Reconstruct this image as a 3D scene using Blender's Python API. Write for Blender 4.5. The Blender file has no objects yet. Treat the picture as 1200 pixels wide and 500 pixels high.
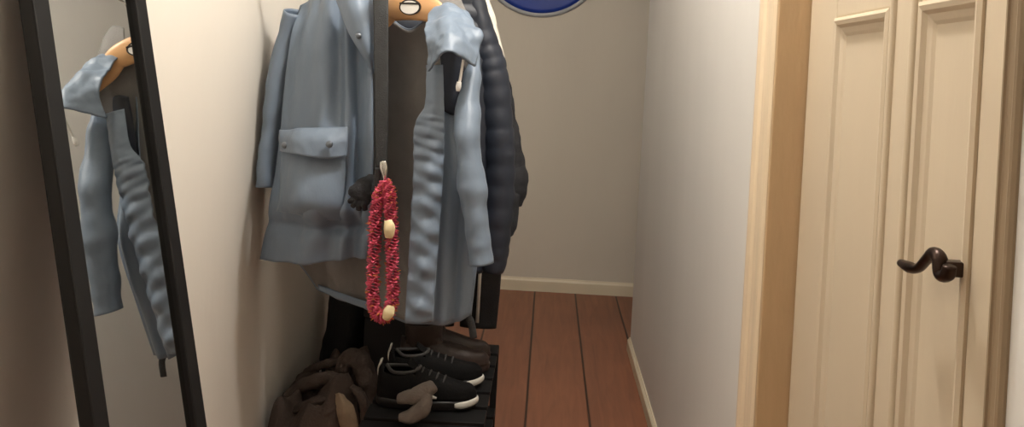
import bpy, bmesh, math, random
from mathutils import Vector, Matrix, noise
random.seed(7)
PI = math.pi
C = bpy.context.scene.collection

# ------------------------------------------------------------------ camera model
F, H, ROLL = 900.0, 1.30, math.radians(3.3)      # focal length in px of a 1200 px frame, eye height, roll
cs, sn = math.cos(ROLL), math.sin(ROLL)
def P(x, y, d):
    """world point at distance d along the corridor for a measured sight line"""
    dx, dy = x - 645.0, y - 85.0
    u = dx * cs + dy * sn
    v = -dx * sn + dy * cs
    return Vector((u * d / F, d, H - v * d / F))

cam_d = bpy.data.cameras.new('camera')
cam = bpy.data.objects.new('camera', cam_d); C.objects.link(cam)
cam.location = (0, 0, H); cam.rotation_euler = (PI / 2, -ROLL, 0)
cam_d.sensor_width = 36; cam_d.lens = 36 * F / 1200
cam_d.shift_x = -45 / 1200; cam_d.shift_y = -165 / 1200
cam_d.clip_start = 0.02
bpy.context.scene.camera = cam

# ------------------------------------------------------------------ materials
def lin(c):
    c /= 255.0
    return c / 12.92 if c <= 0.04045 else ((c + 0.055) / 1.055) ** 2.4
def rgb(r, g, b): return (lin(r), lin(g), lin(b), 1)
def base(name):
    m = bpy.data.materials.new(name); m.use_nodes = True
    nt = m.node_tree
    return m, nt, nt.nodes['Principled BSDF']
def mat(name, col, rough=0.6, var=0.10, scale=8.0, bump=0.0, bscale=120.0, metal=0.0, stretch=(1, 1, 1), spec=0.5, sheen=0.0, coat=0.0):
    m, nt, b = base(name)
    tc = nt.nodes.new('ShaderNodeTexCoord'); mp = nt.nodes.new('ShaderNodeMapping')
    mp.inputs['Scale'].default_value = stretch
    nt.links.new(tc.outputs['Object'], mp.inputs['Vector'])
    n = nt.nodes.new('ShaderNodeTexNoise'); n.inputs['Scale'].default_value = scale; n.inputs['Detail'].default_value = 5
    nt.links.new(mp.outputs['Vector'], n.inputs['Vector'])
    r = nt.nodes.new('ShaderNodeValToRGB')
    r.color_ramp.elements[0].position = 0.3; r.color_ramp.elements[1].position = 0.7
    r.color_ramp.elements[0].color = tuple(c * (1 - var) for c in col[:3]) + (1,)
    r.color_ramp.elements[1].color = tuple(min(1, c * (1 + var)) for c in col[:3]) + (1,)
    nt.links.new(n.outputs['Fac'], r.inputs['Fac']); nt.links.new(r.outputs['Color'], b.inputs['Base Color'])
    b.inputs['Roughness'].default_value = rough; b.inputs['Metallic'].default_value = metal
    b.inputs['Specular IOR Level'].default_value = spec
    b.inputs['Sheen Weight'].default_value = sheen
    b.inputs['Coat Weight'].default_value = coat
    if bump:
        n2 = nt.nodes.new('ShaderNodeTexNoise'); n2.inputs['Scale'].default_value = bscale; n2.inputs['Detail'].default_value = 4
        nt.links.new(mp.outputs['Vector'], n2.inputs['Vector'])
        bp = nt.nodes.new('ShaderNodeBump'); bp.inputs['Strength'].default_value = bump; bp.inputs['Distance'].default_value = 0.01
        nt.links.new(n2.outputs['Fac'], bp.inputs['Height']); nt.links.new(bp.outputs['Normal'], b.inputs['Normal'])
    return m
def floor_mat():
    m, nt, b = base('varnished_planks')
    N, L = nt.nodes, nt.links
    tc = N.new('ShaderNodeTexCoord'); sp = N.new('ShaderNodeSeparateXYZ'); L.new(tc.outputs['Object'], sp.inputs[0])
    def math_(op, a, v=None, w=None):
        n = N.new('ShaderNodeMath'); n.operation = op
        if hasattr(a, 'links'): L.new(a, n.inputs[0])
        else: n.inputs[0].default_value = a
        if v is not None:
            if hasattr(v, 'links'): L.new(v, n.inputs[1])
            else: n.inputs[1].default_value = v
        if w is not None: n.inputs[2].default_value = w
        return n.outputs[0]
    xs = math_('DIVIDE', math_('ADD', sp.outputs['X'], 0.018 + 2.4), 0.24)
    idx = math_('FLOOR', xs); fr = math_('FRACT', xs)
    edge = math_('MINIMUM', fr, math_('SUBTRACT', 1.0, fr))          # 0 at the seam
    gap = N.new('ShaderNodeMapRange'); L.new(edge, gap.inputs['Value'])
    gap.inputs['From Min'].default_value = 0.006; gap.inputs['From Max'].default_value = 0.028
    wn = N.new('ShaderNodeTexWhiteNoise'); wn.noise_dimensions = '1D'; L.new(idx, wn.inputs['W'])
    mp = N.new('ShaderNodeMapping'); mp.inputs['Scale'].default_value = (14, 1.2, 1)
    L.new(tc.outputs['Object'], mp.inputs['Vector'])
    off = N.new('ShaderNodeCombineXYZ'); L.new(math_('MULTIPLY', wn.outputs['Value'], 9.0), off.inputs['Y'])
    ad = N.new('ShaderNodeVectorMath'); L.new(mp.outputs['Vector'], ad.inputs[0]); L.new(off.outputs[0], ad.inputs[1])
    n1 = N.new('ShaderNodeTexNoise'); n1.inputs['Scale'].default_value = 2.2; n1.inputs['Detail'].default_value = 7; n1.inputs['Distortion'].default_value = 0.8
    L.new(ad.outputs[0], n1.inputs['Vector'])
    n2 = N.new('ShaderNodeTexNoise'); n2.inputs['Scale'].default_value = 3.0; n2.inputs['Detail'].default_value = 4
    L.new(tc.outputs['Object'], n2.inputs['Vector'])
    ramp = N.new('ShaderNodeValToRGB'); e = ramp.color_ramp.elements
    e[0].position = 0.25; e[0].color = rgb(104, 64, 46); e[1].position = 0.75; e[1].color = rgb(160, 104, 76)
    mixv = math_('MULTIPLY_ADD', n1.outputs['Fac'], 0.55, 0.06)
    mixv = math_('ADD', mixv, math_('MULTIPLY', n2.outputs['Fac'], 0.30))
    mixv = math_('ADD', mixv, math_('MULTIPLY', wn.outputs['Value'], 0.14))
    L.new(mixv, ramp.inputs['Fac'])
    mx = N.new('ShaderNodeMix'); mx.data_type = 'RGBA'; L.new(gap.outputs['Result'], mx.inputs['Factor'])
    mx.inputs['A'].default_value = rgb(40, 22, 15); L.new(ramp.outputs['Color'], mx.inputs['B'])
    L.new(mx.outputs['Result'], b.inputs['Base Color'])
    b.inputs['Roughness'].default_value = 0.42
    bp = N.new('ShaderNodeBump'); bp.inputs['Strength'].default_value = 0.5; bp.inputs['Distance'].default_value = 0.004
    L.new(gap.outputs['Result'], bp.inputs['Height']); L.new(bp.outputs['Normal'], b.inputs['Normal'])
    return m
def wall_mat(name, col):
    return mat(name, col, rough=0.75, var=0.035, scale=2.2, bump=0.18, bscale=16, stretch=(1, 1, 0.35), spec=0.25)

M = dict(
    wall_l=wall_mat('warm_white_plaster', rgb(226, 220, 210)),
    wall_r=wall_mat('brushed_white_plaster', rgb(226, 224, 220)),
    wall_b=wall_mat('back_plaster', rgb(216, 208, 194)),
    ceil=mat('ceiling_paint', rgb(235, 232, 226), 0.8, 0.02),
    floor=floor_mat(),
    skirt=mat('cream_gloss_paint', rgb(226, 214, 188), 0.4, 0.04, 6),
    door=mat('cream_door_paint', rgb(208, 193, 169), 0.45, 0.035, 5, 0.06, 40, stretch=(1, 1, .25)),
    pine=mat('bare_pine', rgb(232, 212, 182), 0.55, 0.10, 9, 0.10, 40, stretch=(3, 3, .18)),
    tan=mat('tan_jamb_wood', rgb(200, 171, 134), 0.55, 0.12, 5, 0.10, 40, stretch=(2, 2, .45)),
    dark_trim=mat('dark_trim_wood', rgb(158, 138, 112), 0.55, 0.14, 6, 0.1, 40, stretch=(2, 2, .3)),  # darker brown wood tone for the near architrave
    bronze=mat('dark_bronze', rgb(52, 38, 32), 0.3, 0.2, 40, metal=0.75),
    black=mat('black_frame_paint', rgb(18, 18, 19), 0.6, 0.15, 20, spec=0.3),
    rain=mat('slate_blue_rubberised_cloth', rgb(114, 129, 147), 0.45, 0.06, 7, 0.30, 26, stretch=(1, 1, .55)),
    rain_in=mat('grey_mesh_lining', rgb(120, 118, 116), 0.85, 0.08, 20, 0.15, 260),
    snap=mat('snap_metal', rgb(120, 128, 138), 0.3, 0.1, metal=0.8),
    cord=mat('white_cord', rgb(225, 225, 222), 0.6, 0.08, 60, 0.2, 300),
    strap=mat('charcoal_webbing', rgb(50, 52, 54), 0.75, 0.15, 40, 0.3, 300),
    steel=mat('bright_steel', rgb(205, 203, 198), 0.25, 0.05, metal=1.0),
    pink=mat('crimson_petals', rgb(212, 86, 112), 0.75, 0.30, 60, 0.3, 90),
    tinsel=mat('orange_gold_tinsel', rgb(190, 110, 48), 0.4, 0.3, 70, metal=0.3),
    bead=mat('cream_ribbon', rgb(232, 214, 170), 0.5, 0.1, 40),
    hanger=mat('varnished_beech', rgb(206, 160, 112), 0.35, 0.12, 6, stretch=(1, 1, 6)),
    white=mat('glossy_white', rgb(240, 240, 236), 0.2, 0.03),
    inkb=mat('black_ink', rgb(22, 20, 20), 0.4, 0.05),
    navy=mat('navy_nylon', rgb(36, 42, 54), 0.5, 0.18, 9, 0.08, 60),
    cream=mat('off_white_fleece', rgb(232, 228, 214), 0.9, 0.06, 30, 0.3, 200),
    blackc=mat('black_wool', rgb(42, 43, 47), 0.85, 0.2, 20, 0.3, 200),
    track=mat('black_jersey', rgb(30, 30, 33), 0.7, 0.2, 20, 0.2, 200),
    sign=mat('blue_enamel', rgb(24, 58, 150), 0.38, 0.06, 6),
    rim=mat('grey_rim', rgb(168, 170, 174), 0.4, 0.05, 20),
    brown=mat('brown_cloth', rgb(74, 62, 56), 0.9, 0.25, 9, 0.4, 160),
    taupe=mat('taupe_felt', rgb(116, 107, 100), 0.9, 0.15, 20, 0.3, 200),
    tanc=mat('tan_lining', rgb(150, 130, 108), 0.85, 0.15, 20, 0.3, 200),
    leather=mat('dark_brown_leather', rgb(54, 40, 35), 0.5, 0.2, 14, 0.15, 120),
    bagm=mat('black_bag_nylon', rgb(34, 36, 38), 0.6, 0.2, 14, 0.2, 200),
    shoe=mat('black_suede', rgb(14, 13, 13), 0.8, 0.2, 20, 0.2, 200, spec=.2),
    lace=mat('grey_lace', rgb(62, 60, 59), 0.8, 0.1, 40),
    sole=mat('white_rubber', rgb(205, 202, 194), 0.5, 0.06, 20),
    box=mat('grey_card', rgb(66, 66, 68), 0.8, 0.08, 10),
)
def mirror_mat():
    m, nt, b = base('mirror_glass')
    n = nt.nodes.new('ShaderNodeTexNoise'); n.inputs['Scale'].default_value = 4
    mr = nt.nodes.new('ShaderNodeMapRange'); mr.inputs['To Min'].default_value = 0.008; mr.inputs['To Max'].default_value = 0.02
    nt.links.new(n.outputs['Fac'], mr.inputs['Value']); nt.links.new(mr.outputs['Result'], b.inputs['Roughness'])
    b.inputs['Base Color'].default_value = (0.66, 0.67, 0.66, 1); b.inputs['Metallic'].default_value = 1
    return m
M['mirror'] = mirror_mat()

# ------------------------------------------------------------------ object helpers
def link(name, me, m, parent=None, smooth=True):
    o = bpy.data.objects.new(name, me); C.objects.link(o)
    if m: me.materials.append(m)
    if smooth:
        for p in me.polygons: p.use_smooth = True
    if parent:
        o.parent = parent
    return o
def from_data(name, vs, fs, m, parent=None, smooth=True, world=True):
    """vertices in world metres; stored relative to the parent's base"""
    off = parent_base(parent) if (parent and world) else Vector((0, 0, 0))
    me = bpy.data.meshes.new(name)
    me.from_pydata([tuple(Vector(v) - off) for v in vs], [], fs); me.update()
    bm = bmesh.new(); bm.from_mesh(me); bmesh.ops.recalc_face_normals(bm, faces=bm.faces); bm.to_mesh(me); bm.free()
    return link(name, me, m, parent, smooth)
def parent_base(p):
    v = Vector(p.location)
    while p.parent: p = p.parent; v += Vector(p.location)
    return v
def tag(o, label=None, cat=None, group=None, kind=None):
    if label: o['label'] = label
    if cat: o['category'] = cat
    if group: o['group'] = group
    if kind: o['kind'] = kind
    return o
def thing(name, label, cat, loc=(0, 0, 0), rz=0, group=None, kind=None):
    o = bpy.data.objects.new(name, None); C.objects.link(o)
    o.empty_display_size = 0.05
    o.location = loc; o.rotation_euler = (0, 0, rz)
    return tag(o, label, cat, group, kind)
def copy_thing(root, loc, rz=0, label=None, group=None):
    r = root.copy(); C.objects.link(r); r.location = loc; r.rotation_euler = (0, 0, rz)
    if label: r['label'] = label
    if group: r['group'] = group
    for ch in list(root.children):
        c = ch.copy(); C.objects.link(c); c.parent = r
        for g in list(ch.children):
            d = g.copy(); C.objects.link(d); d.parent = c
    return r
def solid(o, t, off=0.0):
    md = o.modifiers.new('thickness', 'SOLIDIFY'); md.thickness = t; md.offset = off; return o
def subd(o, n=1):
    md = o.modifiers.new('smooth', 'SUBSURF'); md.levels = n; md.render_levels = n; return o
def bevel(o, w=0.003, seg=2):
    md = o.modifiers.new('bevel', 'BEVEL'); md.width = w; md.segments = seg; md.limit_method = 'ANGLE'; return o
def bxs(boxes):
    vs, fs = [], []
    for (a, b) in boxes:
        n = len(vs)
        for z in (a[2], b[2]):
            vs += [(a[0], a[1], z), (b[0], a[1], z), (b[0], b[1], z), (a[0], b[1], z)]
        fs += [tuple(n + i for i in q) for q in ((3, 2, 1, 0), (4, 5, 6, 7), (0, 1, 5, 4), (1, 2, 6, 5), (2, 3, 7, 6), (3, 0, 4, 7))]
    return vs, fs
def box(name, a, b, m, parent=None, bev=0.0, world=True):
    vs, fs = bxs([(a, b)]); o = from_data(name, vs, fs, m, parent, smooth=False, world=world)
    if bev: bevel(o, bev)
    return o
def cr(p0, p1, p2, p3, t):
    return 0.5 * ((2 * p1) + (p2 - p0) * t + (2 * p0 - 5 * p1 + 4 * p2 - p3) * t * t + (3 * p1 - p0 - 3 * p2 + p3) * t * t * t)
def spline(pts, n):
    """n+1 samples along a Catmull-Rom spline"""
    k = len(pts) - 1; out = []
    for i in range(n + 1):
        s = min(i / n * k, k - 1e-6); j = int(s); t = s - j
        a = pts[j - 1] if j > 0 else 2 * pts[0] - pts[1]
        d = pts[j + 2] if j + 2 <= k else 2 * pts[k] - pts[k - 1]
        out.append(cr(a, pts[j], pts[j + 1], d, t))
    return out
def wrinkle(vs, fs, amp, sc, seed, hold=None):
    me = bpy.data.meshes.new('tmp'); me.from_pydata([tuple(v) for v in vs], [], fs); me.update()
    nr = [v.normal.copy() for v in me.vertices]; bpy.data.meshes.remove(me)
    out = []
    for v, n in zip(vs, nr):
        q = Vector((v.x * sc[0], v.y * sc[1], v.z * sc[2])) + Vector((seed * 3.1, seed * 1.7, seed * 7.3))
        k = noise.noise(q) + 0.5 * noise.noise(q * 2.3)
        out.append(v + n * k * amp)
    return out
def sheet(name, rows, m, parent, nu=28, nv=40, fold=None, thick=0.003, amp=0.004, sc=(14, 14, 6), seed=1):
    """cloth laid through rows (top to bottom) of world points"""
    cols = [spline(r, nu) for r in rows]
    g = [spline([c[i] for c in cols], nv) for i in range(nu + 1)]
    vs, fs = [], []
    for j in range(nv + 1):
        for i in range(nu + 1):
            v = g[i][j].copy()
            if fold: v += Vector(fold(i / nu, j / nv))
            vs.append(v)
    for j in range(nv):
        for i in range(nu):
            a = j * (nu + 1) + i
            fs.append((a, a + 1, a + nu + 2, a + nu + 1))
    if amp: vs = wrinkle(vs, fs, amp, sc, seed)
    o = from_data(name, vs, fs, m, parent)
    return solid(o, thick)
def tube(name, pts, rad, m, parent, n=48, k=20, ref=Vector((0, 1, 0)), amp=0.0, sc=(14, 14, 10), seed=1, cap=True, rib=None, thick=0, world=True, make=True):
    """a swept limb: rad is a list of (side, depth) radii along the path"""
    pp = spline([Vector(p) for p in pts], n)
    rr = spline([Vector((r[0], r[1], 0)) if isinstance(r, (tuple, list)) else Vector((r, r, 0)) for r in rad], n)
    vs, fs = [], []
    for i in range(n + 1):
        t = (pp[min(i + 1, n)] - pp[max(i - 1, 0)]).normalized()
        side = t.cross(ref)
        if side.length < 1e-4: side = t.cross(Vector((1, 0, 0)))
        side.normalize(); dep = side.cross(t).normalized()
        mul = rib(i / n) if rib else 1.0
        for j in range(k):
            a = 2 * PI * j / k
            vs.append(pp[i] + side * math.cos(a) * rr[i].x * mul + dep * math.sin(a) * rr[i].y * mul)
    for i in range(n):
        for j in range(k):
            a, b = i * k + j, i * k + (j + 1) % k
            fs.append((a, b, b + k, a + k))
    if amp: vs = wrinkle(vs, fs, amp, sc, seed)
    if cap:
        fs.append(tuple(range(k - 1, -1, -1))); fs.append(tuple(n * k + j for j in range(k)))
    if not make: return vs, fs
    o = from_data(name, vs, fs, m, parent, world=world)
    if thick: solid(o, thick)
    return o
def merge(parts):
    vs, fs = [], []
    for v, f in parts:
        n = len(vs); vs += list(v); fs += [tuple(n + i for i in q) for q in f]
    return vs, fs
def lathe(prof, n=48, axis='Z', center=(0, 0, 0)):
    vs, fs = [], []; c = Vector(center); k = len(prof)
    for i in range(n):
        a = 2 * PI * i / n
        for r, h in prof:
            if axis == 'Y': vs.append(c + Vector((r * math.cos(a), h, r * math.sin(a))))
            elif axis == 'X': vs.append(c + Vector((h, r * math.cos(a), r * math.sin(a))))
            else: vs.append(c + Vector((r * math.cos(a), r * math.sin(a), h)))
    for i in range(n):
        for j in range(k - 1):
            a, b = i * k + j, ((i + 1) % n) * k + j
            fs.append((a, b, b + 1, a + 1))
    return vs, fs

# ------------------------------------------------------------------ the corridor
XL, XR, YB, YC, YR, XE, ZC = -0.80, 0.454, 4.57, 3.67, -1.4, 1.9, 2.75
XD = 0.50                                    # door face
D0, D1, DH = 0.760, 1.51, 2.05               # doorway in the right wall
def struct(name, boxes, m, bev=0):
    vs, fs = bxs(boxes); o = from_data(name, vs, fs, m, None, smooth=False); o['kind'] = 'structure'
    if bev: bevel(o, bev)
    return o
struct('floor', [((XL - .12, YR - .12, -.06), (XE + .12, YB + .12, 0))], M['floor'])
struct('ceiling', [((XL - .12, YR - .12, ZC), (XE + .12, YB + .12, ZC + .08))], M['ceil'])
struct('wall_left', [((XL - .12, YR, 0), (XL, YB, ZC))], M['wall_l'])
struct('wall_back', [((XL - .12, YB, 0), (XE + .12, YB + .12, ZC))], M['wall_b'])
struct('wall_rear', [((XL - .12, YR - .12, 0), (XE, YR, ZC))], M['wall_l'])
struct('wall_right', [((XR, D1, 0), (XR + .14, YC, ZC)), ((XR, YR, 0), (XR + .14, D0, ZC)), ((XR, D0, DH), (XR + .14, D1, ZC))], M['wall_r'], 0.006)
struct('wall_corner', [((XR + .14, YC - .14, 0), (XE, YC, ZC))], M['wall_r'])
struct('wall_end', [((XE, YC, 0), (XE + .12, YB, ZC))], M['wall_b'])
def skirting(name, a, b, nrm, h, t=0.014):
    a, b, nrm = Vector(a), Vector(b), Vector(nrm)
    prof = [(0, 0), (t, 0), (t, h * .78), (t * .75, h * .86), (t * .45, h * .93), (t * .35, h), (0, h)]
    vs = [e + nrm * p + Vector((0, 0, q)) for e in (a, b) for p, q in prof]; k = len(prof)
    fs = [(i, (i + 1) % k, k + (i + 1) % k, k + i) for i in range(k)] + [tuple(range(k)), tuple(range(2 * k - 1, k - 1, -1))]
    o = from_data(name, vs, fs, M['skirt'], None, smooth=False); o['kind'] = 'structure'; return o
skirting('baseboard_back', (XL, YB, 0), (XE, YB, 0), (0, -1, 0), 0.078)
skirting('baseboard_right', (XR, YC, 0), (XR, 1.654, 0), (-1, 0, 0), 0.060)
skirting('baseboard_corner', (XR, YC, 0), (XE, YC, 0), (0, 1, 0), 0.060)
skirting('baseboard_left', (XL, YR, 0), (XL, YB, 0), (1, 0, 0), 0.060)

# door casing: moulded architrave, flat tan jamb
def architrave(name, y_in, y_out, m, depth=0.02):
    s = 1 if y_out > y_in else -1; w = abs(y_out - y_in)
    prof = [(0, 0), (0, depth * .8), (w * .06, depth), (w * .16, depth), (w * .2, depth * .72), (w * .3, depth * .62), (w * .62, depth * .55), (w * .68, depth * .8), (w * .78, depth * .95), (w * .9, depth * .8), (w, depth * .35), (w, 0)]
    vs = []; k = len(prof)
    for z in (0, DH + .10):
        vs += [Vector((XR - q, y_in + s * p, z)) for p, q in prof]
    fs = [(i, (i + 1) % k, k + (i + 1) % k, k + i) for i in range(k)] + [tuple(range(k)), tuple(range(2 * k - 1, k - 1, -1))]
    o = from_data(name, vs, fs, m, None, smooth=False); o['kind'] = 'structure'; return o
architrave('trim_1', D1, 1.654, M['pine'])
architrave('trim_2', D0, 0.735, M['dark_trim'], 0.008)
t3 = struct('trim_3', [((XR - .0165, D1 - .012, 0), (XD + .05, D1, DH)), ((XR + .006, D0 - .02, 0), (XD + .05, D0 + .0005, DH)), ((XR + .004, D0, DH - .02), (XD + .05, D1, DH))], M['tan'], 0.003)
struct('trim_4', [((XR - .02, .735, DH + .001), (XR, 1.654, DH + .12))], M['pine'], 0.006)

# panelled door
door = thing('door_1', None, None, (XD, D1, 0), kind='structure')
YS = [D1 - .014, 1.36, 1.14, 1.05, 0.893, D0 + .004]     # stile | panel | muntin | panel | stile
ZP = [(0.27, 1.425), (1.55, 1.93)]
bars = []
bars += [((XD, YS[1], .005), (XD + .04, YS[0], DH - .025)), ((XD, YS[3], .005), (XD + .04, YS[2], DH - .025)), ((XD, YS[5], .005), (XD + .04, YS[4], DH - .025))]
for z0, z1 in ((.005, .27), (1.425, 1.55), (1.93, DH - .025)):
    bars += [((XD + .0005, YS[2], z0), (XD + .0395, YS[1], z1)), ((XD + .0005, YS[4], z0), (XD + .0395, YS[3], z1))]
vs, fs = bxs(bars); bevel(from_data('door_frame', vs, fs, M['door'], door, smooth=False), 0.004, 3)
for (ya, yb) in ((YS[2], YS[1]), (YS[4], YS[3])):
    for z0, z1 in ZP:
        box('door_panel', (XD + .008, ya, z0), (XD + .022, yb, z1), M['door'], door, 0.002)
        # moulding: four mitred strips with a stepped profile
        prof = [(0, -.010), (0, .003), (.006, .006), (.013, .004), (.018, -.002), (.027, -.005), (.034, -.009)]
        ring = []
        for p, q in prof:
            ring.append([Vector((XD - q, ya + p, z0 + p)), Vector((XD - q, yb - p, z0 + p)), Vector((XD - q, yb - p, z1 - p)), Vector((XD - q, ya + p, z1 - p))])
        vs = [v for r in ring for v in r]
        fs = [(4 * i + j, 4 * i + (j + 1) % 4, 4 * i + 4 + (j + 1) % 4, 4 * i + 4 + j) for i in range(len(prof) - 1) for j in range(4)]
        from_data('panel_moulding', vs, fs, M['door'], door, smooth=False)
# half-round beads on the muntin
for yc in (YS[2] - .012, YS[3] + .012):
    tube('bead', [(XD, yc, .05), (XD, yc, 1.0), (XD, yc, DH - .06)], [.007, .007, .007], M['door'], door, n=6, k=12)
# scrolled lever handle
hy, hz = 0.905, P(1130, 315, .905).z
hd = box('door_handle', (XD - .024, hy - .008, hz - .009), (XD, hy + .008, hz + .009), M['bronze'], door, 0.002)
hd['label'] = 'dark bronze lever handle with a scrolled grip'
def lev(x, y):
    XX = XD - .026; dx, dy = x - 645, y - 85
    u = dx * cs + dy * sn; v = -dx * sn + dy * cs; d = XX * F / u
    return Vector((XX, d, H - v * d / F))
lp = [lev(1113, 312), lev(1110, 322), lev(1103, 321), lev(1101, 303), lev(1094, 297), lev(1086, 304), lev(1076, 314), lev(1066, 313), lev(1056, 308)]
vs, fs = tube('x', lp, [(.006, .008), (.007, .009), (.008, .009), (.009, .009), (.008, .008), (.006, .007), (.0055, .007), (.0075, .008), (.005, .006)], None, None, n=60, k=16, ref=Vector((1, 0, 0)), make=False)
lv = from_data('lever', vs, fs, M['bronze'], hd)
lv.location = Vector((0, 0, 0))

# ------------------------------------------------------------------ leaning mirror
lean_x = lambda z: -0.728 - 0.2025 * (z - 1.385)
up = Vector((-0.2025, 0, 1)).normalized(); nrm = Vector((1, 0, 0.2025)).normalized()
MY0, MY1, ML = 1.090, 1.374, 1.62
mb = Vector((lean_x(0.006), MY0, 0.006))
MYAW = math.radians(3.3)
YV = Vector((math.sin(MYAW), math.cos(MYAW), 0)); nrm = YV.cross(up).normalized()
mir = thing('leaning_mirror', 'narrow tall black-framed mirror leaning against the left wall', 'mirror', (mb.x, (MY0 + MY1) / 2, 0))
W_, T_ = MY1 - MY0, 0.026
def mp_(y, h, n): return Vector((mb.x, MY1, mb.z)) + YV * (y - W_) + up * h + nrm * n
def mbox(y0, y1, h0, h1, n0, n1):
    vs = [mp_(y, h, n) for n in (n0, n1) for y, h in ((y0, h0), (y1, h0), (y1, h1), (y0, h1))]
    return vs, [(3, 2, 1, 0), (4, 5, 6, 7), (0, 1, 5, 4), (1, 2, 6, 5), (2, 3, 7, 6), (3, 0, 4, 7)]
fw = 0.034
for (a, b, c, d) in ((0, fw, 0, ML), (W_ - fw, W_, 0, ML), (fw, W_ - fw, 0, fw), (fw, W_ - fw, ML - fw, ML)):
    vs, fs = mbox(a, b, c, d, -.022, .0); bevel(from_data('frame_rail', vs, fs, M['black'], mir, smooth=False), 0.003)
vs, fs = mbox(fw - .004, W_ - fw + .004, fw - .004, ML - fw + .004, -.015, -.010); from_data('mirror_glass', vs, fs, M['mirror'], mir, smooth=False)
vs, fs = mbox(.006, W_ - .006, .006, ML - .006, -.026, -.0225); from_data('backing', vs, fs, M['black'], mir, smooth=False)

# ------------------------------------------------------------------ clothes rail and hangers
RX, RZ = -0.365, 1.60
rail = thing('clothes_rail', 'black clothes rail on wall brackets above the raincoat', 'clothes rail', (XL, 2.4, RZ))
tube('rail_tube', [(RX, 1.80, RZ), (RX, 2.4, RZ), (RX, 3.05, RZ)], [.012] * 3, M['black'], rail, n=10, k=16)
for y in (1.98, 2.86):
    tube('bracket', [(XL, y, RZ + .012), (-.6, y, RZ + .02), (RX, y, RZ + .016)], [.009] * 3, M['black'], rail, n=10, k=12)
    vs, fs = lathe([(0, .0), (.03, 0), (.03, .008), (0, .008)], 24, 'X', (XL, y, RZ + .012)); from_data('wall_plate', vs, fs, M['black'], rail)

def make_hanger(span, label):
    """local frame: arms along X, origin at the hook's bearing point"""
    t = thing('coat_hanger', label, 'hanger', (0, 0, 0), group='hangers on the rail')
    dz = -.022 - .151
    pts = [Vector((-span, .012, dz - .055)), Vector((-span * .6, .004, dz - .024)), Vector((-.06, -.002, dz + .008)), Vector((0, -.004, dz + .018)), Vector((.06, -.002, dz + .008)), Vector((span * .6, .004, dz - .024)), Vector((span, .012, dz - .055))]
    vs, fs = tube('x', pts, [(.012, .006), (.019, .008), (.030, .010), (.034, .011), (.030, .010), (.019, .008), (.012, .006)], None, None, n=48, k=20, make=False)
    from_data('hanger_body', vs, fs, M['hanger'], t)
    hp = [Vector((0, 0, dz + .045)), Vector((0, 0, -.045)), Vector((.004, 0, -.030)), Vector((.014, 0, -.016)), Vector((.013, 0, .008)), Vector((0, 0, .0150)), Vector((-.013, 0, .008)), Vector((-.016, 0, -.006))]
    tube('hook', hp, [.0022] * 8, M['steel'], t, n=48, k=10)
    return t
HY = 1.93
HLOC = Vector((RX + .012, HY, RZ))
hang = make_hanger(.15, 'pale wooden coat hanger with an oval white badge holding the raincoat')
hang.location = HLOC; hang.rotation_euler = (0, 0, math.radians(-22))
# oval badge on the hanger's middle
bz = -.173 + .016
def ell(a, b, y, zc, n=40): return [Vector((a * math.cos(2 * PI * i / n), y, zc + b * math.sin(2 * PI * i / n))) for i in range(n)]
def oval(name, a, b, y0, y1, zc, m, parent):
    v = ell(a, b, y0, zc) + ell(a, b, y1, zc); n = 40
    f = [tuple(range(n - 1, -1, -1)), tuple(range(n, 2 * n))] + [(i, (i + 1) % n, n + (i + 1) % n, n + i) for i in range(n)]
    return from_data(name, v, f, m, parent, smooth=False, world=False)
bd = oval('badge', .031, .020, -.017, -.0135, bz, M['inkb'], hang)
oval('badge_face', .0265, .0165, -.0185, -.0165, bz - .001, M['white'], bd)
vs, fs = bxs([((-.029, -.0195, bz + .006), (.029, -.018, bz + .011))]); from_data('badge_bar', vs, fs, M['inkb'], bd, smooth=False, world=False)

# ------------------------------------------------------------------ slate blue raincoat
base_pt = P(460, 378, 1.95); base_pt.z -= 0.0
coat = thing('raincoat', 'open slate-blue raincoat nearest the camera on the rail, grey lining showing', 'raincoat', (RX, 1.95, base_pt.z))
w = lambda f, ph, a: (lambda s, t: (0, a * math.sin(2 * PI * f * s + ph) * min(1, .25 + t), 0))
sheet('lining', [
    [P(352, 8, 2.10), P(395, -12, 2.06), P(440, 8, 2.02), P(478, 36, 1.98), P(515, 12, 1.93), P(548, 16, 1.90)],
    [P(330, 80, 2.16), P(395, 80, 2.11), P(440, 80, 2.06), P(480, 80, 2.01), P(520, 80, 1.96), P(556, 80, 1.92)],
    [P(322, 180, 2.18), P(385, 185, 2.12), P(438, 190, 2.07), P(480, 190, 2.03), P(522, 190, 1.98), P(560, 190, 1.93)],
    [P(330, 270, 2.18), P(385, 285, 2.12), P(435, 290, 2.07), P(480, 295, 2.03), P(520, 295, 1.98), P(558, 290, 1.93)],
    [P(371, 336, 2.16), P(405, 350, 2.11), P(438, 362, 2.07), P(475, 374, 2.02), P(515, 378, 1.97), P(551, 369, 1.92)]],
    M['rain_in'], coat, 50, 50, w(4.3, .5, .007), .003, .006, (16, 16, 4), 3)
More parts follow.
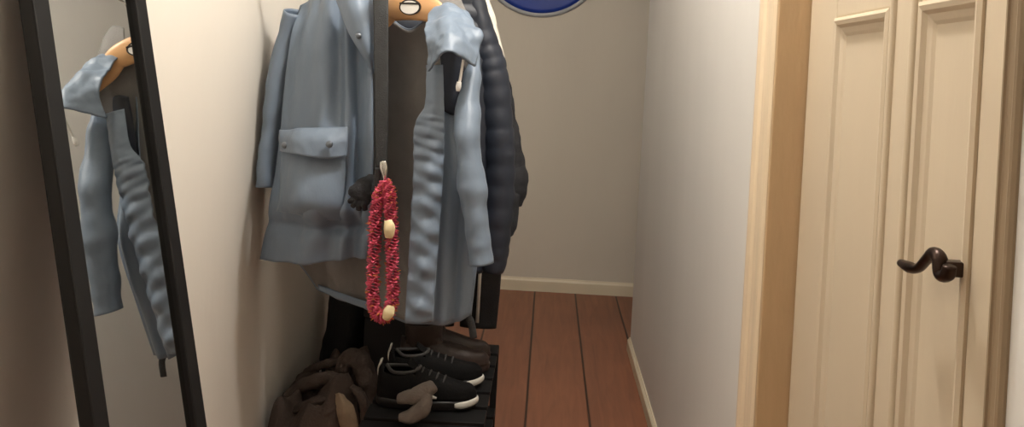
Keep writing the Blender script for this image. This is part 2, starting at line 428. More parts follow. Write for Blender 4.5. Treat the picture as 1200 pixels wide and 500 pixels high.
sheet('back_panel', [
    [P(352, 6, 2.115), P(395, -14, 2.075), P(440, 6, 2.035), P(478, 34, 1.995), P(515, 10, 1.945), P(548, 14, 1.915)],
    [P(328, 80, 2.185), P(395, 80, 2.15), P(440, 80, 2.10), P(480, 80, 2.05), P(520, 80, 2.00), P(558, 80, 1.95)],
    [P(320, 180, 2.20), P(385, 185, 2.16), P(438, 190, 2.11), P(480, 190, 2.07), P(522, 190, 2.02), P(562, 190, 1.96)],
    [P(328, 270, 2.20), P(385, 285, 2.15), P(435, 290, 2.10), P(480, 295, 2.06), P(520, 295, 2.01), P(560, 290, 1.96)],
    [P(371, 339, 2.175), P(405, 353, 2.125), P(438, 365, 2.085), P(475, 377, 2.035), P(515, 381, 1.985), P(551, 372, 1.935)]],
    M['rain'], coat, 40, 40, w(4.3, .5, .007), .003, .004, (16, 16, 4), 3)
sheet('hem_band', [
    [P(373, 333, 2.146), P(405, 345, 2.096), P(438, 356, 2.056)],
    [P(373, 340, 2.142), P(405, 353, 2.092), P(438, 365, 2.052)]],
    M['rain'], coat, 20, 4, None, .004, .002, (16, 16, 4), 3)
# left front, pulled open towards the wall
def fold_left(s, t):
    a = .010 * math.sin(2 * PI * 1.6 * s + .6) + .006 * math.sin(2 * PI * 3.7 * s + 2.2 * t)
    a += .016 * math.exp(-((s - .80 + .10 * t) / .05) ** 2) * (1 if t < .62 else max(0, 1 - (t - .62) * 6)) - .012 * math.exp(-((s - .66) / .06) ** 2)
    a -= .022 * math.exp(-((t - .70) / .05) ** 2) * (1 if .15 < s < .85 else .4)      # paunch above the pocket crease
    a += .018 * math.exp(-((t - .80) / .03) ** 2)
    return (0, a, 0)
sheet('opening_shade', [[P(515, 60, 1.925), P(532, 54, 1.93), P(551, 62, 1.935)], [P(518, 90, 1.925), P(534, 90, 1.93), P(549, 90, 1.935)], [P(520, 130, 1.92), P(531, 135, 1.925), P(543, 130, 1.93)]], M['navy'], coat, 12, 20, None, .003, .003, (20, 20, 20), 15)  # navy sheet added so its colour puts shade into the opening under the yoke
fl = sheet('front_panel', [
    [P(352, 8, 2.085), P(380, -16, 2.05), P(405, -24, 2.02), P(428, -8, 2.00)],
    [P(340, 40, 2.06), P(372, 40, 2.01), P(405, 40, 2.00), P(435, 45, 1.98)],
    [P(331, 110, 2.06), P(370, 110, 2.00), P(407, 110, 1.99), P(439, 110, 1.965)],
    [P(326, 170, 2.06), P(368, 170, 1.98), P(408, 170, 1.97), P(439, 170, 1.955)],
    [P(317, 225, 2.07), P(364, 232, 1.975), P(408, 232, 1.975), P(437, 230, 1.96)],
    [P(309, 270, 2.08), P(358, 275, 1.99), P(404, 274, 1.98), P(434, 274, 1.96)],
    [P(303, 305, 2.09), P(352, 309, 2.00), P(402, 304, 1.985), P(430, 302, 1.965)]],
    M['rain'], coat, 56, 70, fold_left, .003, .0055, (13, 13, 7), 5)
# lapel folded over, narrowing to a point
sheet('lapel', [
    [P(388, -22, 1.985), P(405, -26, 1.955), P(420, -20, 1.945), P(434, -10, 1.965)],
    [P(396, 5, 1.950), P(410, 4, 1.915), P(422, 4, 1.91), P(437, 4, 1.95)],
    [P(411, 40, 1.925), P(421, 40, 1.900), P(430, 40, 1.905), P(439, 40, 1.945)],
    [P(427, 68, 1.925), P(432, 68, 1.910), P(436, 68, 1.915), P(439, 68, 1.945)],
    [P(436, 86, 1.945), P(437, 86, 1.94), P(438, 86, 1.94), P(439.5, 86, 1.945)]],
    M['rain'], coat, 18, 30, None, .005, .003, (18, 18, 12), 6)
def disc(name, c, r, m, parent, n=Vector((0, -1, 0)), t=.005):
    vs, fs = lathe([(0, -t), (r * .6, -t), (r, -t * .4), (r, 0), (0, 0)], 20, 'Y', c)
    return from_data(name, vs, fs, m, parent)
disc('snap_button', P(420, 42, 1.896), .008, M['snap'], coat)
# patch pocket with its flap
def bulge(a, b): return lambda s, t: (0, -a * math.sin(PI * s) * math.sin(PI * min(1, t * b)) , 0)
sheet('pocket', [
    [P(330, 172, 2.035), P(352, 172, 1.985), P(380, 172, 1.965), P(405, 174, 1.962)],
    [P(329, 205, 2.020), P(352, 206, 1.955), P(380, 206, 1.945), P(405, 206, 1.952)],
    [P(327, 235, 2.015), P(350, 237, 1.940), P(378, 240, 1.935), P(402, 240, 1.950)],
    [P(324, 247, 2.05), P(350, 251, 1.972), P(378, 256, 1.968), P(400, 257, 1.970)]],
    M['rain'], coat, 28, 28, bulge(.010, 1), .003, .004, (16, 16, 12), 9)
flap = sheet('pocket_flap', [
    [P(329, 153, 2.035), P(350, 151, 1.975), P(380, 150, 1.955), P(408, 149, 1.955)],
    [P(328, 164, 2.018), P(350, 164, 1.952), P(380, 164, 1.932), P(408, 164, 1.942)],
    [P(328, 177, 2.010), P(350, 181, 1.936), P(380, 186, 1.920), P(406, 183, 1.936)]],
    M['rain'], coat, 30, 14, bulge(.006, 1), .005, .004, (22, 22, 22), 4)
for (x, y, d) in ((334, 170, 1.985), (386, 169, 1.912)): disc('snap_button', P(x, y, d), .009, M['snap'], flap)
# sleeves
tube('sleeve', [P(346, 14, 2.11), P(336, 60, 2.13), P(324, 130, 2.135), P(317, 180, 2.13), P(314.5, 219, 2.12)],
     [(.030, .040), (.032, .050), (.028, .052), (.026, .050), (.026, .046)], M['rain'], coat, 50, 24, amp=.006, sc=(10, 10, 14), seed=2, cap=False, thick=.004)
tube('sleeve', [P(557, 62, 1.94), P(552, 108, 1.885), P(549, 160, 1.83), P(554, 220, 1.81), P(560, 270, 1.805), P(562.5, 309, 1.80)],
     [(.013, .026), (.020, .034), (.030, .042), (.032, .045), (.028, .042), (.028, .040)], M['rain'], coat, 70, 28, amp=.009, sc=(9, 9, 12), seed=8, cap=False, thick=.004)
# right front: facing with ruffled snap placket, body panel, shoulder yoke
def ruffle(s, t):
    k = min(1, max(0, (t - .25) * 4))
    return (0, k * (.003 * math.sin(2 * PI * (11 * t + .5 * s)) + .0025 * math.sin(2 * PI * (19 * t - .8 * s))), 0)
sheet('placket', [
    [P(500, 76, 1.865), P(508, 76, 1.85), P(519, 76, 1.855)],
    [P(499, 120, 1.85), P(509, 120, 1.83), P(520, 120, 1.84)],
    [P(486, 150, 1.845), P(504, 150, 1.825), P(521, 150, 1.835)],
    [P(485, 205, 1.83), P(503, 205, 1.81), P(519, 205, 1.825)],
    [P(480, 290, 1.82), P(497, 290, 1.80), P(513, 290, 1.815)],
    [P(475, 378, 1.81), P(490, 379, 1.79), P(507, 376, 1.805)]],
    M['rain'], coat, 20, 120, ruffle, .004, .003, (20, 20, 30), 11)
sheet('front_panel', [
    [P(516, 56, 1.955), P(532, 52, 1.985), P(550, 62, 1.985)],
    [P(518, 150, 1.905), P(540, 150, 1.945), P(560, 150, 1.945)],
    [P(513, 220, 1.850), P(540, 220, 1.875), P(564, 220, 1.885)],
    [P(509, 300, 1.840), P(535, 300, 1.865), P(560, 295, 1.875)],
    [P(505, 379, 1.830), P(530, 378, 1.855), P(552, 370, 1.865)]],
    M['rain'], coat, 30, 50, w(2.2, 1, .008), .003, .005, (14, 14, 6), 12)
sheet('shoulder_yoke', [
    [P(505, 14, 1.90), P(525, 4, 1.90), P(546, 12, 1.905)],
    [P(500, 30, 1.845), P(527, 22, 1.825), P(556, 28, 1.86)],
    [P(500, 52, 1.805), P(527, 44, 1.765), P(564, 45, 1.835)],
    [P(501, 84, 1.81), P(524, 63, 1.745), P(556, 78, 1.80)]],
    M['rain'], coat, 36, 36, None, .005, .010, (20, 20, 20), 13)
sheet('shoulder_lining', [
    [P(505, -22, 1.945), P(520, -28, 1.95), P(534, -18, 1.95)],
    [P(501, 4, 1.925), P(522, -2, 1.925), P(542, 4, 1.93)],
    [P(502, 22, 1.905), P(526, 14, 1.905), P(549, 18, 1.91)]],
    M['rain_in'], coat, 20, 16, None, .004, .003, (16, 16, 16), 14)
dc = tube('drawcord', [P(543, 70, 1.785), P(541, 82, 1.785), P(539, 94, 1.785), P(537, 103, 1.785)], [.0032] * 4, M['cord'], coat, n=20, k=10)
tube('cord_lock', [P(538.2, 96, 1.785), P(537.2, 102, 1.785), P(536.6, 107, 1.785)], [(.0055, .005), (.0065, .006), (.004, .004)], M['cord'], dc, n=12, k=14)
tube('hem_strap', [P(538, 360, 1.90), P(546, 368, 1.895), P(552, 378, 1.89), P(555, 396, 1.89)], [(.009, .003)] * 4, M['strap'], coat, n=24, k=12)

# ------------------------------------------------------------------ strap and garland in front of the coat
st = thing('lanyard_strap', 'dark flat webbing strap with a steel clip hanging down the open raincoat', 'strap', P(446, 200, 1.87))
sheet('webbing', [
    [P(437, -10, 1.935), P(446, -10, 1.932), P(455, -10, 1.93)],
    [P(438, 20, 1.905), P(446.5, 20, 1.902), P(455, 20, 1.90)],
    [P(439, 100, 1.885), P(447, 100, 1.882), P(455, 100, 1.88)],
    [P(440, 165, 1.878), P(447, 165, 1.875), P(454, 165, 1.873)],
    [P(441, 196, 1.875), P(447, 196, 1.872), P(453, 196, 1.87)]], M['strap'], st, 8, 40, None, .004, .0015, (10, 10, 10), 2)
tube('clip', [P(449, 189, 1.862), P(450, 197, 1.860), P(451, 205, 1.860), P(451, 212, 1.862)], [(.008, .004), (.010, .005), (.006, .005), (.004, .004)], M['steel'], st, n=20, k=14)
tube('tail', [P(443, 196, 1.872), P(442, 212, 1.872), P(441, 232, 1.872), P(441, 244, 1.873)], [(.008, .003), (.008, .003), (.007, .003), (.005, .002)], M['strap'], st, n=20, k=12)
# dark cloth end tucked against the coat front
gl = thing('glove', 'small dark cloth glove tucked beside the garland at the raincoat opening', 'glove', P(425, 243, 1.93))
tube('palm', [P(436, 205, 1.928), P(431, 214, 1.918), P(424, 226, 1.913), P(419, 234, 1.915)], [(.010, .008), (.022, .012), (.032, .013), (.028, .010)], M['blackc'], gl, n=24, k=18, amp=.004, sc=(40, 40, 40))
for k, (x, y) in enumerate(((409, 236), (413, 242), (420, 246), (428, 246))):
    tube('finger', [P(417 + k * 2.6, 231 + k * .5, 1.913), P((x + 417 + k * 2.6) / 2, (y + 233) / 2, 1.911), P(x, y, 1.915)], [(.010, .008), (.009, .008), (.006, .005)], M['blackc'], gl, n=12, k=12)
tube('thumb', [P(434, 216, 1.916), P(437, 226, 1.912), P(437, 236, 1.914)], [(.009, .008), (.009, .008), (.006, .005)], M['blackc'], gl, n=12, k=12)

lei = thing('flower_garland', 'crimson flower garland with orange tinsel looped below the strap clip', 'garland', P(447, 375, 1.85))
loop = [P(452, 212, 1.848), P(456, 225, 1.842), P(458, 250, 1.838), P(459, 285, 1.836), P(460, 320, 1.835), P(460, 350, 1.835), P(454, 368, 1.835), P(445, 370, 1.837), P(438, 358, 1.838), P(437, 325, 1.840), P(439, 285, 1.842), P(440, 250, 1.846), P(446, 225, 1.85), P(451, 213, 1.852)]
sp = spline(loop, 150)
pet, tin = [], []
rnd = random.Random(5)
for i in range(len(sp) - 1):
    t = (sp[i + 1] - sp[max(0, i - 1)]).normalized()
    a = t.cross(Vector((0, 1, 0))).normalized(); b = a.cross(t).normalized()
    n = 7; ph = rnd.random() * 6
    R = .0165 + .002 * rnd.random()
    if i < 8 or i > 140: R *= .75
    # a ruffled floret: wavy cup of petals around the cord
    vs = [sp[i] - t * .001]
    K = n * 4
    for j in range(K):
        an = 2 * PI * j / K + ph
        r = R * (.80 + .20 * math.cos(n * 2 * PI * j / K)) * (1 + .1 * (rnd.random() - .5))
        vs.append(sp[i] + (a * math.cos(an) + b * math.sin(an)) * r + t * (.0035 * math.sin(3 * an + i) + .002 * (rnd.random() - .5)))
    fs = [(0, 1 + j, 1 + (j + 1) % K) for j in range(K)]
    pet.append((vs, fs))
    if i % 3 == 0:
        for q in range(4):
            an = rnd.random() * 2 * PI; an2 = an + .5
            r0, r1 = R * .8, R * (1.02 + .18 * rnd.random())
            o_ = t * (rnd.random() - .5) * .006
            p0 = sp[i] + (a * math.cos(an) + b * math.sin(an)) * r0
            p1 = sp[i] + (a * math.cos(an2) + b * math.sin(an2)) * r1 + o_
            tin.append(([p0, p0 + t * .002, p1 + t * .001, p1 - t * .001], [(0, 1, 2, 3)]))
vs, fs = merge(pet); solid(from_data('petals', vs, fs, M['pink'], lei), .0012)
vs, fs = merge(tin); solid(from_data('tinsel', vs, fs, M['tinsel'], lei), .0006)
for (x0, y0, x1, y1, d) in ((455, 258, 456, 278, 1.822), (458, 358, 452, 373, 1.822)):
    tube('ribbon_bead', [P(x0, y0, d), P((x0 + x1) / 2 + 1, (y0 + y1) / 2, d - .004), P(x1, y1, d)], [(.009, .006), (.0135, .008), (.009, .006)], M['bead'], lei, n=14, k=16, amp=.002, sc=(60, 60, 60))

# ------------------------------------------------------------------ garments behind, along the rail
def body(name, rows, m, parent, rib=None, amp=.006, sc=(9, 9, 6), seed=1, k=40, n=70, thick=.004):
    """rows: (z, x_left, x_right, y_mid, half_depth) from top to hem"""
    rr = spline([Vector((r[1], r[2], r[4])) for r in rows], n); zz = spline([Vector((r[0], r[3], 0)) for r in rows], n)
    vs, fs = [], []
    for i in range(n + 1):
        mul = rib(zz[i].x) if rib else 0
        cx, hw, hd = (rr[i].x + rr[i].y) / 2, (rr[i].y - rr[i].x) / 2, rr[i].z
        for j in range(k):
            a = 2 * PI * j / k; c, s = math.cos(a), math.sin(a)
            c = math.copysign(abs(c) ** .8, c); s = math.copysign(abs(s) ** .8, s)
            vs.append(Vector((cx + (hw + mul) * c, zz[i].y + (hd + mul) * s, zz[i].x)))
    for i in range(n):
        for j in range(k):
            a, b = i * k + j, i * k + (j + 1) % k
            fs.append((a, b, b + k, a + k))
    vs = wrinkle(vs, fs, amp, sc, seed)
    return solid(from_data(name, vs, fs, m, parent), thick)
quilt = lambda z: .008 * (abs(math.sin(PI * z / .048)) ** .6) - .004
NEXT = []
# quilted navy jacket
def hang_edge(pts, d, rads, k=1.0): return [P(x, y, d) + Vector((-rr * k, 0, 0)) for (x, y), rr in zip(pts, rads)]
Y2 = 2.315
puf = thing('puffer_jacket', 'dark navy quilted jacket hanging directly behind the slate-blue raincoat', 'jacket', (RX, Y2, .66))
body('quilted_body', [(1.565, -.41, -.32, Y2, .020), (1.545, -.48, -.255, Y2, .030), (1.49, -.57, -.215, Y2, .042), (1.36, -.62, -.175, Y2, .052), (1.10, -.62, -.16, Y2, .056), (.85, -.62, -.165, Y2, .058), (.69, -.61, -.17, Y2, .055)], M['navy'], puf, quilt, .004, seed=21)
er = [.022, .034, .040, .042, .042, .038, .030]
tube('sleeve', hang_edge(((566, -6), (584, 50), (596, 90), (602, 150), (604, 210), (599, 275), (591, 318)), Y2, er, 1.14), [(q, q * 1.15) for q in er], M['navy'], puf, 90, 24, rib=lambda t: 1 + .09 * abs(math.sin(PI * t * 16)) ** .6, amp=.004, cap=False, thick=.004)
tube('sleeve', [(-.57, Y2, 1.49), (-.625, Y2, 1.38), (-.65, Y2, 1.18), (-.65, Y2, 1.0), (-.64, Y2, .84), (-.63, Y2, .76)], [(.030, .040), (.040, .046), (.042, .048), (.042, .048), (.038, .044), (.030, .036)], M['navy'], puf, 90, 24, rib=lambda t: 1 + .09 * abs(math.sin(PI * t * 16)) ** .6, amp=.004, cap=False, thick=.004)
tube('collar', [(-.42, Y2 - .02, 1.550), (-.365, Y2 - .03, 1.560), (-.31, Y2 - .02, 1.550)], [(.014, .012)] * 3, M['navy'], puf, 20, 14)
# off-white jacket
Y3 = 2.47
wj = thing('fleece_jacket', 'off-white jacket whose pale shoulder edge shows behind the navy quilted jacket', 'jacket', (RX, Y3, .85))
body('jacket_body', [(1.570, -.42, -.30, Y3, .015), (1.555, -.49, -.235, Y3, .022), (1.50, -.56, -.205, Y3, .030), (1.40, -.60, -.18, Y3, .034), (1.10, -.60, -.18, Y3, .036), (.88, -.60, -.19, Y3, .034)], M['cream'], wj, None, .004, seed=31)
er = [.020, .026, .028, .028, .026, .022]
tube('sleeve', hang_edge(((566, -8), (576, 16), (588, 52), (596, 95), (593, 150), (586, 220)), Y3, er, 1.1), [(q, q) for q in er], M['cream'], wj, 50, 20, amp=.002, cap=False, thick=.004)
tube('sleeve', [(-.575, Y3, 1.48), (-.61, Y3, 1.38), (-.625, Y3, 1.22), (-.62, Y3, 1.05), (-.61, Y3, .95)], [(.024, .028), (.030, .032), (.028, .032), (.024, .03), (.022, .028)], M['cream'], wj, 50, 20, amp=.004, cap=False, thick=.004)
# black coat, sleeve pushed out into the passage
Y4 = 2.63
bc = thing('black_coat', 'black wool coat behind the off-white jacket, its sleeve sticking out rightmost', 'coat', (RX, Y4, .62))
body('coat_body', [(1.470, -.42, -.31, Y4, .020), (1.445, -.50, -.25, Y4, .030), (1.40, -.58, -.20, Y4, .045), (1.28, -.62, -.175, Y4, .055), (1.0, -.62, -.16, Y4, .060), (.78, -.62, -.155, Y4, .062), (.62, -.62, -.16, Y4, .060)], M['blackc'], bc, None, .008, seed=41)
er = [.014, .036, .044, .046, .044, .040]
tube('sleeve', hang_edge(((566, 45), (596, 98), (605, 145), (611, 180), (616, 208), (612, 234)), Y4 - .03, er), [(q, q * 1.1) for q in er], M['blackc'], bc, 60, 24, amp=.008, sc=(12, 12, 16), seed=44, cap=False, thick=.005)
tube('cuff', hang_edge(((615, 198), (619, 212), (612, 239)), Y4 - .03, [.048, .052, .046]), [(.048, .050), (.052, .054), (.045, .047)], M['blackc'], bc, 16, 24, amp=.005, sc=(25, 25, 25), seed=45, cap=False, thick=.005)
tube('sleeve', [(-.575, Y4, 1.39), (-.63, Y4, 1.28), (-.66, Y4, 1.12), (-.66, Y4, .95), (-.65, Y4, .82)], [(.035, .045), (.042, .052), (.042, .052), (.040, .048), (.036, .042)], M['blackc'], bc, 50, 24, amp=.007, seed=46, cap=False, thick=.005)
sheet('coat_belt', [[P(592, 222, 2.56), P(600, 224, 2.55), P(609, 228, 2.56)], [P(590, 250, 2.56), P(597, 254, 2.55), P(606, 262, 2.56)], [P(588, 272, 2.56), P(594, 279, 2.55), P(601, 275, 2.56)]], M['blackc'], bc, 8, 16, None, .006, .004, (30, 30, 30), 4)
# striped track trousers hung lengthways
Y5 = 2.80
tr = thing('track_trousers', 'black trousers with a white side stripe hanging low behind the dark coats', 'trousers', (RX, Y5, .40))
for sx, (a, b) in enumerate(((-.42, -.30), (-.285, -.215))):
    lg = body('trouser_leg', [(1.40, a, b, Y5, .014), (1.1, a, b + .02 * sx, Y5, .022), (.8, a, b + .06 * sx, Y5, .024), (.55, a + .005, b + .077 * sx, Y5, .022), (.36, a + .01, b + .070 * sx, Y5, .018)], M['track'], tr, None, .003, seed=51 + sx)
    xm = b + .075 * sx - .072
    vs, fs = bxs([((xm - .006, Y5 - .032, .385), (xm + .006, Y5 - .024, .70))]); from_data('stripe', vs, fs, M['white'], lg)
body('waistband', [(1.445, -.43, -.215, Y5, .018), (1.42, -.43, -.215, Y5, .022), (1.395, -.43, -.215, Y5, .022)], M['track'], tr, None, .002, seed=55, n=10)
for y, z, lb in ((Y2, RZ, 'wooden hanger of the navy quilted jacket'), (Y3, RZ, 'wooden hanger of the off-white jacket'), (Y4, RZ, 'wooden hanger of the black wool coat'), (Y5, RZ, 'wooden hanger of the striped black trousers')):
    h = make_hanger(.14, lb); h.location = (RX, y, z)

# ------------------------------------------------------------------ under the coats
rk = thing('shoe_rack', 'low black shoe rack under the hanging coats', 'shoe rack', (-.31, 2.33, 0))
RX0, RX1, RY0, RY1, RS = -.455, -.125, 1.99, 2.66, .335
for z in (RS, .12):
    shf = [((RX0, RY0 + k * (RY1 - RY0 - .045) / 6, z - .014), (RX1, RY0 + k * (RY1 - RY0 - .045) / 6 + .085, z)) for k in range(7)]
    vs, fs = bxs(shf); bevel(from_data('shelf', vs, fs, M['black'], rk, smooth=False), .002)
for x in (RX0 - .001, RX1 - .021):
    for y in (RY0 - .006, RY1 + .022):
        box('leg', (x, y, 0), (x + .022, y + .018, RS - .001), M['black'], rk, .003)
    box('side_bar', (x + .004, RY0, .005 + RS - .04), (x + .018, RY1 + .03, RS - .0145), M['black'], rk, .002)

def make_shoe(name, label, cat, up_m, sole_m, lace_m, L=.285, Wd=.098, Hh=.085, st=.028, boot=0.0, group=None):
    """toe along +X, heel at the origin end, standing on z = 0"""
    t = thing(name, label, cat, group=group)
    prof = lambda s: Wd / 2 * (.62 + .38 * math.sin(PI * min(1, s * 1.25) ** .8)) * (1 - max(0, (s - .80) / .20) ** 2.4 * .80) * (1 - max(0, (.08 - s) / .08) ** 2 * .55)
    n = 40
    ring = [(L * i / n, prof(i / n)) for i in range(n + 1)] + [(L * i / n, -prof(i / n)) for i in range(n, -1, -1)]
    lift = lambda x: .010 * max(0, (x / L - .75) / .25) ** 2
    k = len(ring); vs = []
    for z, g in ((0, .93), (.004, 1.0), (st * .8, 1.03), (st, .98)):
        vs += [Vector((L / 2 + (x - L / 2) * (1 + (g - 1) * .3), y * g, z + lift(x))) for x, y in ring]
    fs = [(r * k + i, r * k + (i + 1) % k, (r + 1) * k + (i + 1) % k, (r + 1) * k + i) for r in range(3) for i in range(k)] + [tuple(range(k - 1, -1, -1)), tuple(3 * k + i for i in range(k))]
    from_data('sole', vs, fs, sole_m, t, world=False)
    hgt = lambda s: Hh * (1.0 - .12 * math.sin(PI * min(1, s / .35)) if s < .35 else 1.0 - .58 * ((s - .35) / .65) ** .8) * (1 - max(0, (s - .9) / .1) ** 2 * .6)
    m_, q = 36, 22; vs, fs = [], []
    for i in range(m_ + 1):
        s = .012 + .976 * i / m_
        for j in range(q + 1):
            a = PI * j / q
            c, s_ = math.cos(a), math.sin(a)
            vs.append(Vector((L * s, prof(s) * .94 * math.copysign(abs(c) ** .7, c), st * .85 + lift(L * s) + hgt(s) * s_ ** .75)))
    for i in range(m_):
        for j in range(q):
            s = (i + .5) / m_; a = PI * (j + .5) / q
            if .06 < s < .38 and abs(a - PI / 2) < .52: continue
            p0 = i * (q + 1) + j
            fs.append((p0, p0 + 1, p0 + q + 2, p0 + q + 1))
    # heel counter
    fs.append(tuple(range(q, -1, -1))); fs.append(tuple(m_ * (q + 1) + j for j in range(q + 1)))
    solid(from_data('upper', vs, fs, up_m, t, world=False), .003)
    if boot:
        tube('shaft', [(.075, 0, st + Hh * .62), (.072, 0, st + Hh * .62 + boot * .5), (.070, 0, st + Hh * .62 + boot)], [(.058, .037), (.056, .041), (.058, .043)], up_m, t, n=20, k=24, cap=False, thick=.004, amp=.003, sc=(30, 30, 30), world=False)
    else:
        tube('collar', [(.022, .0, st + Hh * .90), (.05, .027, st + Hh * .80), (.10, .024, st + Hh * .84), (.118, 0, st + Hh * .92), (.10, -.024, st + Hh * .84), (.05, -.027, st + Hh * .80), (.022, 0, st + Hh * .90)], [.005] * 7, lace_m if lace_m else up_m, t, n=48, k=8, ref=Vector((0, 0, 1)), world=False)
    if lace_m:
        for q_ in range(4):
            s = .44 + .075 * q_; z = st * .85 + hgt(s) + .002
            tube('lace', [(L * s, -.022, z - .008), (L * (s + .01), 0, z + .003), (L * s, .022, z - .008)], [.0028] * 3, lace_m, t, n=12, k=8, ref=Vector((1, 0, 0)), world=False)
        # pale rubber toe bumper, heel tab and side patches
        bp = [(L * s, prof(s) * 1.05 + .002, st * .62 + lift(L * s)) for s in (.80, .86, .92, .96, .985)]
        bp = bp + [(L * 1.005, 0, st * .62 + lift(L))] + [(x, -y, z) for x, y, z in reversed(bp)]
        tube('toe_bumper', bp, [(.003, .006)] + [(.004, .0095)] * (len(bp) - 2) + [(.003, .006)], M['sole'], t, n=50, k=12, ref=Vector((0, 0, 1)), world=False)
        tube('heel_tab', [(.004, 0, st + Hh * .45), (.000, 0, st + Hh * .75), (.006, 0, st + Hh * 1.08)], [(.010, .003), (.014, .004), (.012, .003)], M['sole'], t, n=14, k=12, ref=Vector((1, 0, 0)), world=False)
        for sg_ in (-1, 1):
            tube('side_patch', [(L * .40, sg_ * prof(.40) * .955, st + .012), (L * .50, sg_ * prof(.5) * .955, st + .016), (L * .62, sg_ * prof(.62) * .955, st + .010)], [(.004, .003), (.008, .004), (.003, .003)], M['sole'], t, n=20, k=12, world=False)
        tube('tongue', [(L * .40, 0, st + hgt(.4) - .006), (L * .34, 0, st + Hh * .98), (L * .29, 0, st + Hh * 1.12)], [(.022, .003), (.024, .004), (.020, .003)], up_m, t, n=12, k=14, ref=Vector((1, 0, 0)), world=False)
    return t
s1 = make_shoe('sneaker', 'black sneaker with white toe bumper lying nearest on the rack', 'shoe', M['shoe'], M['inkb'], M['lace'], group='shoes on the rack')
s1.location = (-.440, 2.195, RS + .001); s1.rotation_euler = (0, 0, math.radians(-3))
s2 = copy_thing(s1, (-.437, 2.315, RS + .001), math.radians(4), 'black sneaker with white toe bumper standing just behind its pair')
b1 = make_shoe('ankle_boot', 'dark brown leather ankle boot in the middle of the rack', 'boot', M['leather'], M['leather'], None, boot=.075, st=.024, group='shoes on the rack')
b1.location = (-.425, 2.435, RS + .001); b1.rotation_euler = (0, 0, math.radians(2))
b2 = copy_thing(b1, (-.430, 2.545, RS + .001), math.radians(-2), 'dark brown leather ankle boot rearmost on the rack')
sk = thing('sock', 'folded taupe sock lying at the front edge of the rack', 'sock', (-.36, 2.06, RS))
tube('sock_leg', [P(507, 452, 2.09), P(498, 458, 2.075), P(485, 464, 2.07), P(468, 466, 2.08)], [(.016, .02), (.024, .026), (.022, .026), (.012, .016)], M['taupe'], sk, 30, 20, amp=.005, sc=(30, 30, 30))
tube('sock_foot', [P(499, 462, 2.07), P(496, 475, 2.055), P(484, 486, 2.05), P(468, 489, 2.05)], [(.018, .02), (.022, .024), (.020, .022), (.010, .012)], M['taupe'], sk, 30, 20, amp=.004, sc=(30, 30, 30), seed=4)
sb = thing('storage_box', 'plain dark grey box standing behind the rack', 'box', (-.53, 2.82, 0))
box('box_body', (-.605, 2.712, .0), (-.45, 2.94, .40), M['box'], sb, .004)
box('box_lid', (-.609, 2.708, .401), (-.446, 2.944, .445), M['box'], sb, .004)

# black bag behind the heap
bg = thing('tote_bag', 'black fabric bag slumped by the left wall behind the brown heap', 'bag', (-.70, 2.85, 0))
body('bag_body', [(.50, -.755, -.64, 2.85, .055), (.47, -.765, -.635, 2.85, .065), (.30, -.778, -.63, 2.85, .080), (.08, -.778, -.63, 2.85, .085), (.012, -.77, -.64, 2.85, .075)], M['bagm'], bg, None, .012, (10, 10, 10), 61)
box('bag_base', (-.76, 2.78, .002), (-.65, 2.92, .012), M['bagm'], bg, .004)
for dy in (-.055, .055):
    tube('bag_handle', [(-.74, 2.85 + dy, .46), (-.73, 2.85 + dy, .56), (-.70, 2.85 + dy, .60), (-.67, 2.85 + dy, .56), (-.66, 2.85 + dy, .46)], [(.010, .003)] * 5, M['strap'], bg, n=30, k=10)

# crumpled brown jacket heaped on the floor against the wall
hp = thing('jacket_heap', 'crumpled brown jacket heaped on the floor against the left wall', 'jacket', (-.68, 2.50, 0))
nx, ny = 64, 64; hx0, hx1, hy0, hy1 = -.792, -.50, 2.14, 2.70
vs, fs = [], []
for j in range(ny + 1):
    for i in range(nx + 1):
        a, b = i / nx, j / ny
        x, y = hx0 + (hx1 - hx0) * a, hy0 + (hy1 - hy0) * b
        edge = (min(1, a / .10) ** .5) * (min(1, (1 - a) / .22) ** .5) * (min(1, b / .2) ** .5) * (min(1, (1 - b) / .2) ** .5)
        q = Vector((x * 7, y * 5, 3.3))
        wv = .5 + .5 * math.sin(26 * (x * .5 + y * .9) + 4.5 * noise.noise(q) * 2)
        wv2 = .5 + .5 * math.sin(34 * (x * .9 - y * .4) + 5 * noise.noise(q * 1.4 + Vector((9, 2, 1))))
        z = edge * (.155 + .14 * a + .060 * wv + .045 * wv2 + .040 * noise.noise(q * 2.2) + .022 * noise.noise(q * 5))
        ox = .02 * noise.noise(q * 2 + Vector((5, 5, 5))) * edge; oy = .03 * noise.noise(q * 2 + Vector((1, 8, 5))) * edge
        vs.append(Vector((x + ox, y + oy, .004 + z)))
for j in range(ny):
    for i in range(nx):
        a = j * (nx + 1) + i; fs.append((a, a + 1, a + nx + 2, a + nx + 1))
from_data('heaped_cloth', vs, fs, M['brown'], hp)
tube('sleeve', [P(326, 476, 2.42), P(350, 456, 2.37), P(380, 444, 2.34), P(408, 446, 2.33)], [(.012, .022), (.020, .030), (.020, .03), (.014, .022)], M['brown'], hp, 40, 18, amp=.009, sc=(26, 26, 26), seed=71)
tube('hood', [P(396, 442, 2.37), P(408, 420, 2.38), P(423, 423, 2.37), P(430, 448, 2.35), P(429, 482, 2.32)], [(.016, .022), (.026, .034), (.030, .036), (.030, .034), (.022, .022)], M['brown'], hp, 50, 22, amp=.010, sc=(24, 24, 24), seed=72)
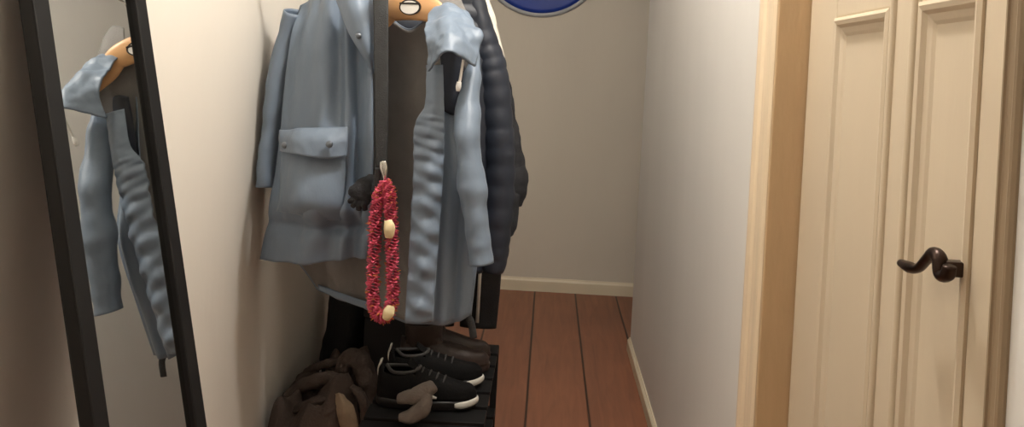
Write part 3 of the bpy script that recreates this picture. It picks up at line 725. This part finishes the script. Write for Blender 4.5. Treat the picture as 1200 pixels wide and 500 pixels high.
for k, (pts, rr) in enumerate((
    ([(322, 492, 2.34), (346, 480, 2.30), (372, 470, 2.28), (394, 462, 2.28)], .014),
    ([(345, 498, 2.27), (368, 492, 2.25), (388, 480, 2.25), (398, 470, 2.26)], .012),
    ([(352, 440, 2.46), (376, 428, 2.44), (398, 424, 2.42)], .014),
    ([(334, 462, 2.45), (352, 446, 2.44), (372, 434, 2.44)], .013),
    ([(412, 452, 2.28), (424, 464, 2.27), (428, 484, 2.26), (424, 500, 2.26)], .012))):
    tube('fold', [P(*q) for q in pts], [(rr * .5, rr)] + [(rr, rr * 1.6)] * (len(pts) - 2) + [(rr * .5, rr)], M['brown'], hp, 30, 16, amp=.006, sc=(30, 30, 30), seed=80 + k)
tg = sheet('turned_collar', [[P(393, 461, 2.26), P(397, 460, 2.255), P(402, 462, 2.26)], [P(395, 476, 2.245), P(404, 475, 2.235), P(413, 476, 2.25)], [P(398, 492, 2.235), P(408, 492, 2.225), P(418, 492, 2.24)], [P(404, 508, 2.235), P(412, 508, 2.225), P(420, 507, 2.24)]], M['tanc'], hp, 16, 20, None, .006, .006, (25, 25, 25), 75)
tg['label'] = 'tan collar lining turned outwards'

# ------------------------------------------------------------------ round blue plate on the back wall
sc_ = P(635, -57, 4.55); R = 73 * 4.55 / F
sg = thing('wall_plaque', 'round blue enamel sign with a grey rim high on the back wall', 'sign', (sc_.x, YB, sc_.z))
vs, fs = lathe([(0, -.020), (R * .4, -.0195), (R * .93, -.017), (R, -.014), (R, -.004), (0, -.004)], 96, 'Y', (sc_.x, YB, sc_.z)); from_data('sign_face', vs, fs, M['sign'], sg)
vs, fs = lathe([(R * .995, -.016), (R * 1.015, -.020), (R * 1.05, -.016), (R * 1.06, -.004), (R * 1.06, 0), (R * .98, 0), (R * .98, -.010), (R * .995, -.016)], 96, 'Y', (sc_.x, YB, sc_.z)); from_data('rim', vs, fs, M['rim'], sg)

# ------------------------------------------------------------------ light
def light(name, loc, power, col, r):
    l = bpy.data.lights.new(name, 'POINT'); l.energy = power; l.color = col; l.shadow_soft_size = r
    o = bpy.data.objects.new(name, l); C.objects.link(o); o.location = loc; return o
light('ceiling_lamp_light', (.12, 1.45, 2.5), 56, (1.0, .95, .885), .05)
light('rear_fill_light', (-.1, -.7, 2.5), 2.5, (1.0, .94, .87), .14)  # added fill behind the camera, not a real lamp; lifts door and coat fronts
wd = bpy.data.worlds.new('world'); bpy.context.scene.world = wd; wd.use_nodes = True
wd.node_tree.nodes['Background'].inputs['Color'].default_value = (.05, .05, .05, 1)
vs_ = bpy.context.scene.view_settings
vs_.view_transform = 'Standard'; vs_.look = 'None'; vs_.gamma = 1; vs_.use_curve_mapping = False
vs_.exposure = 0.0
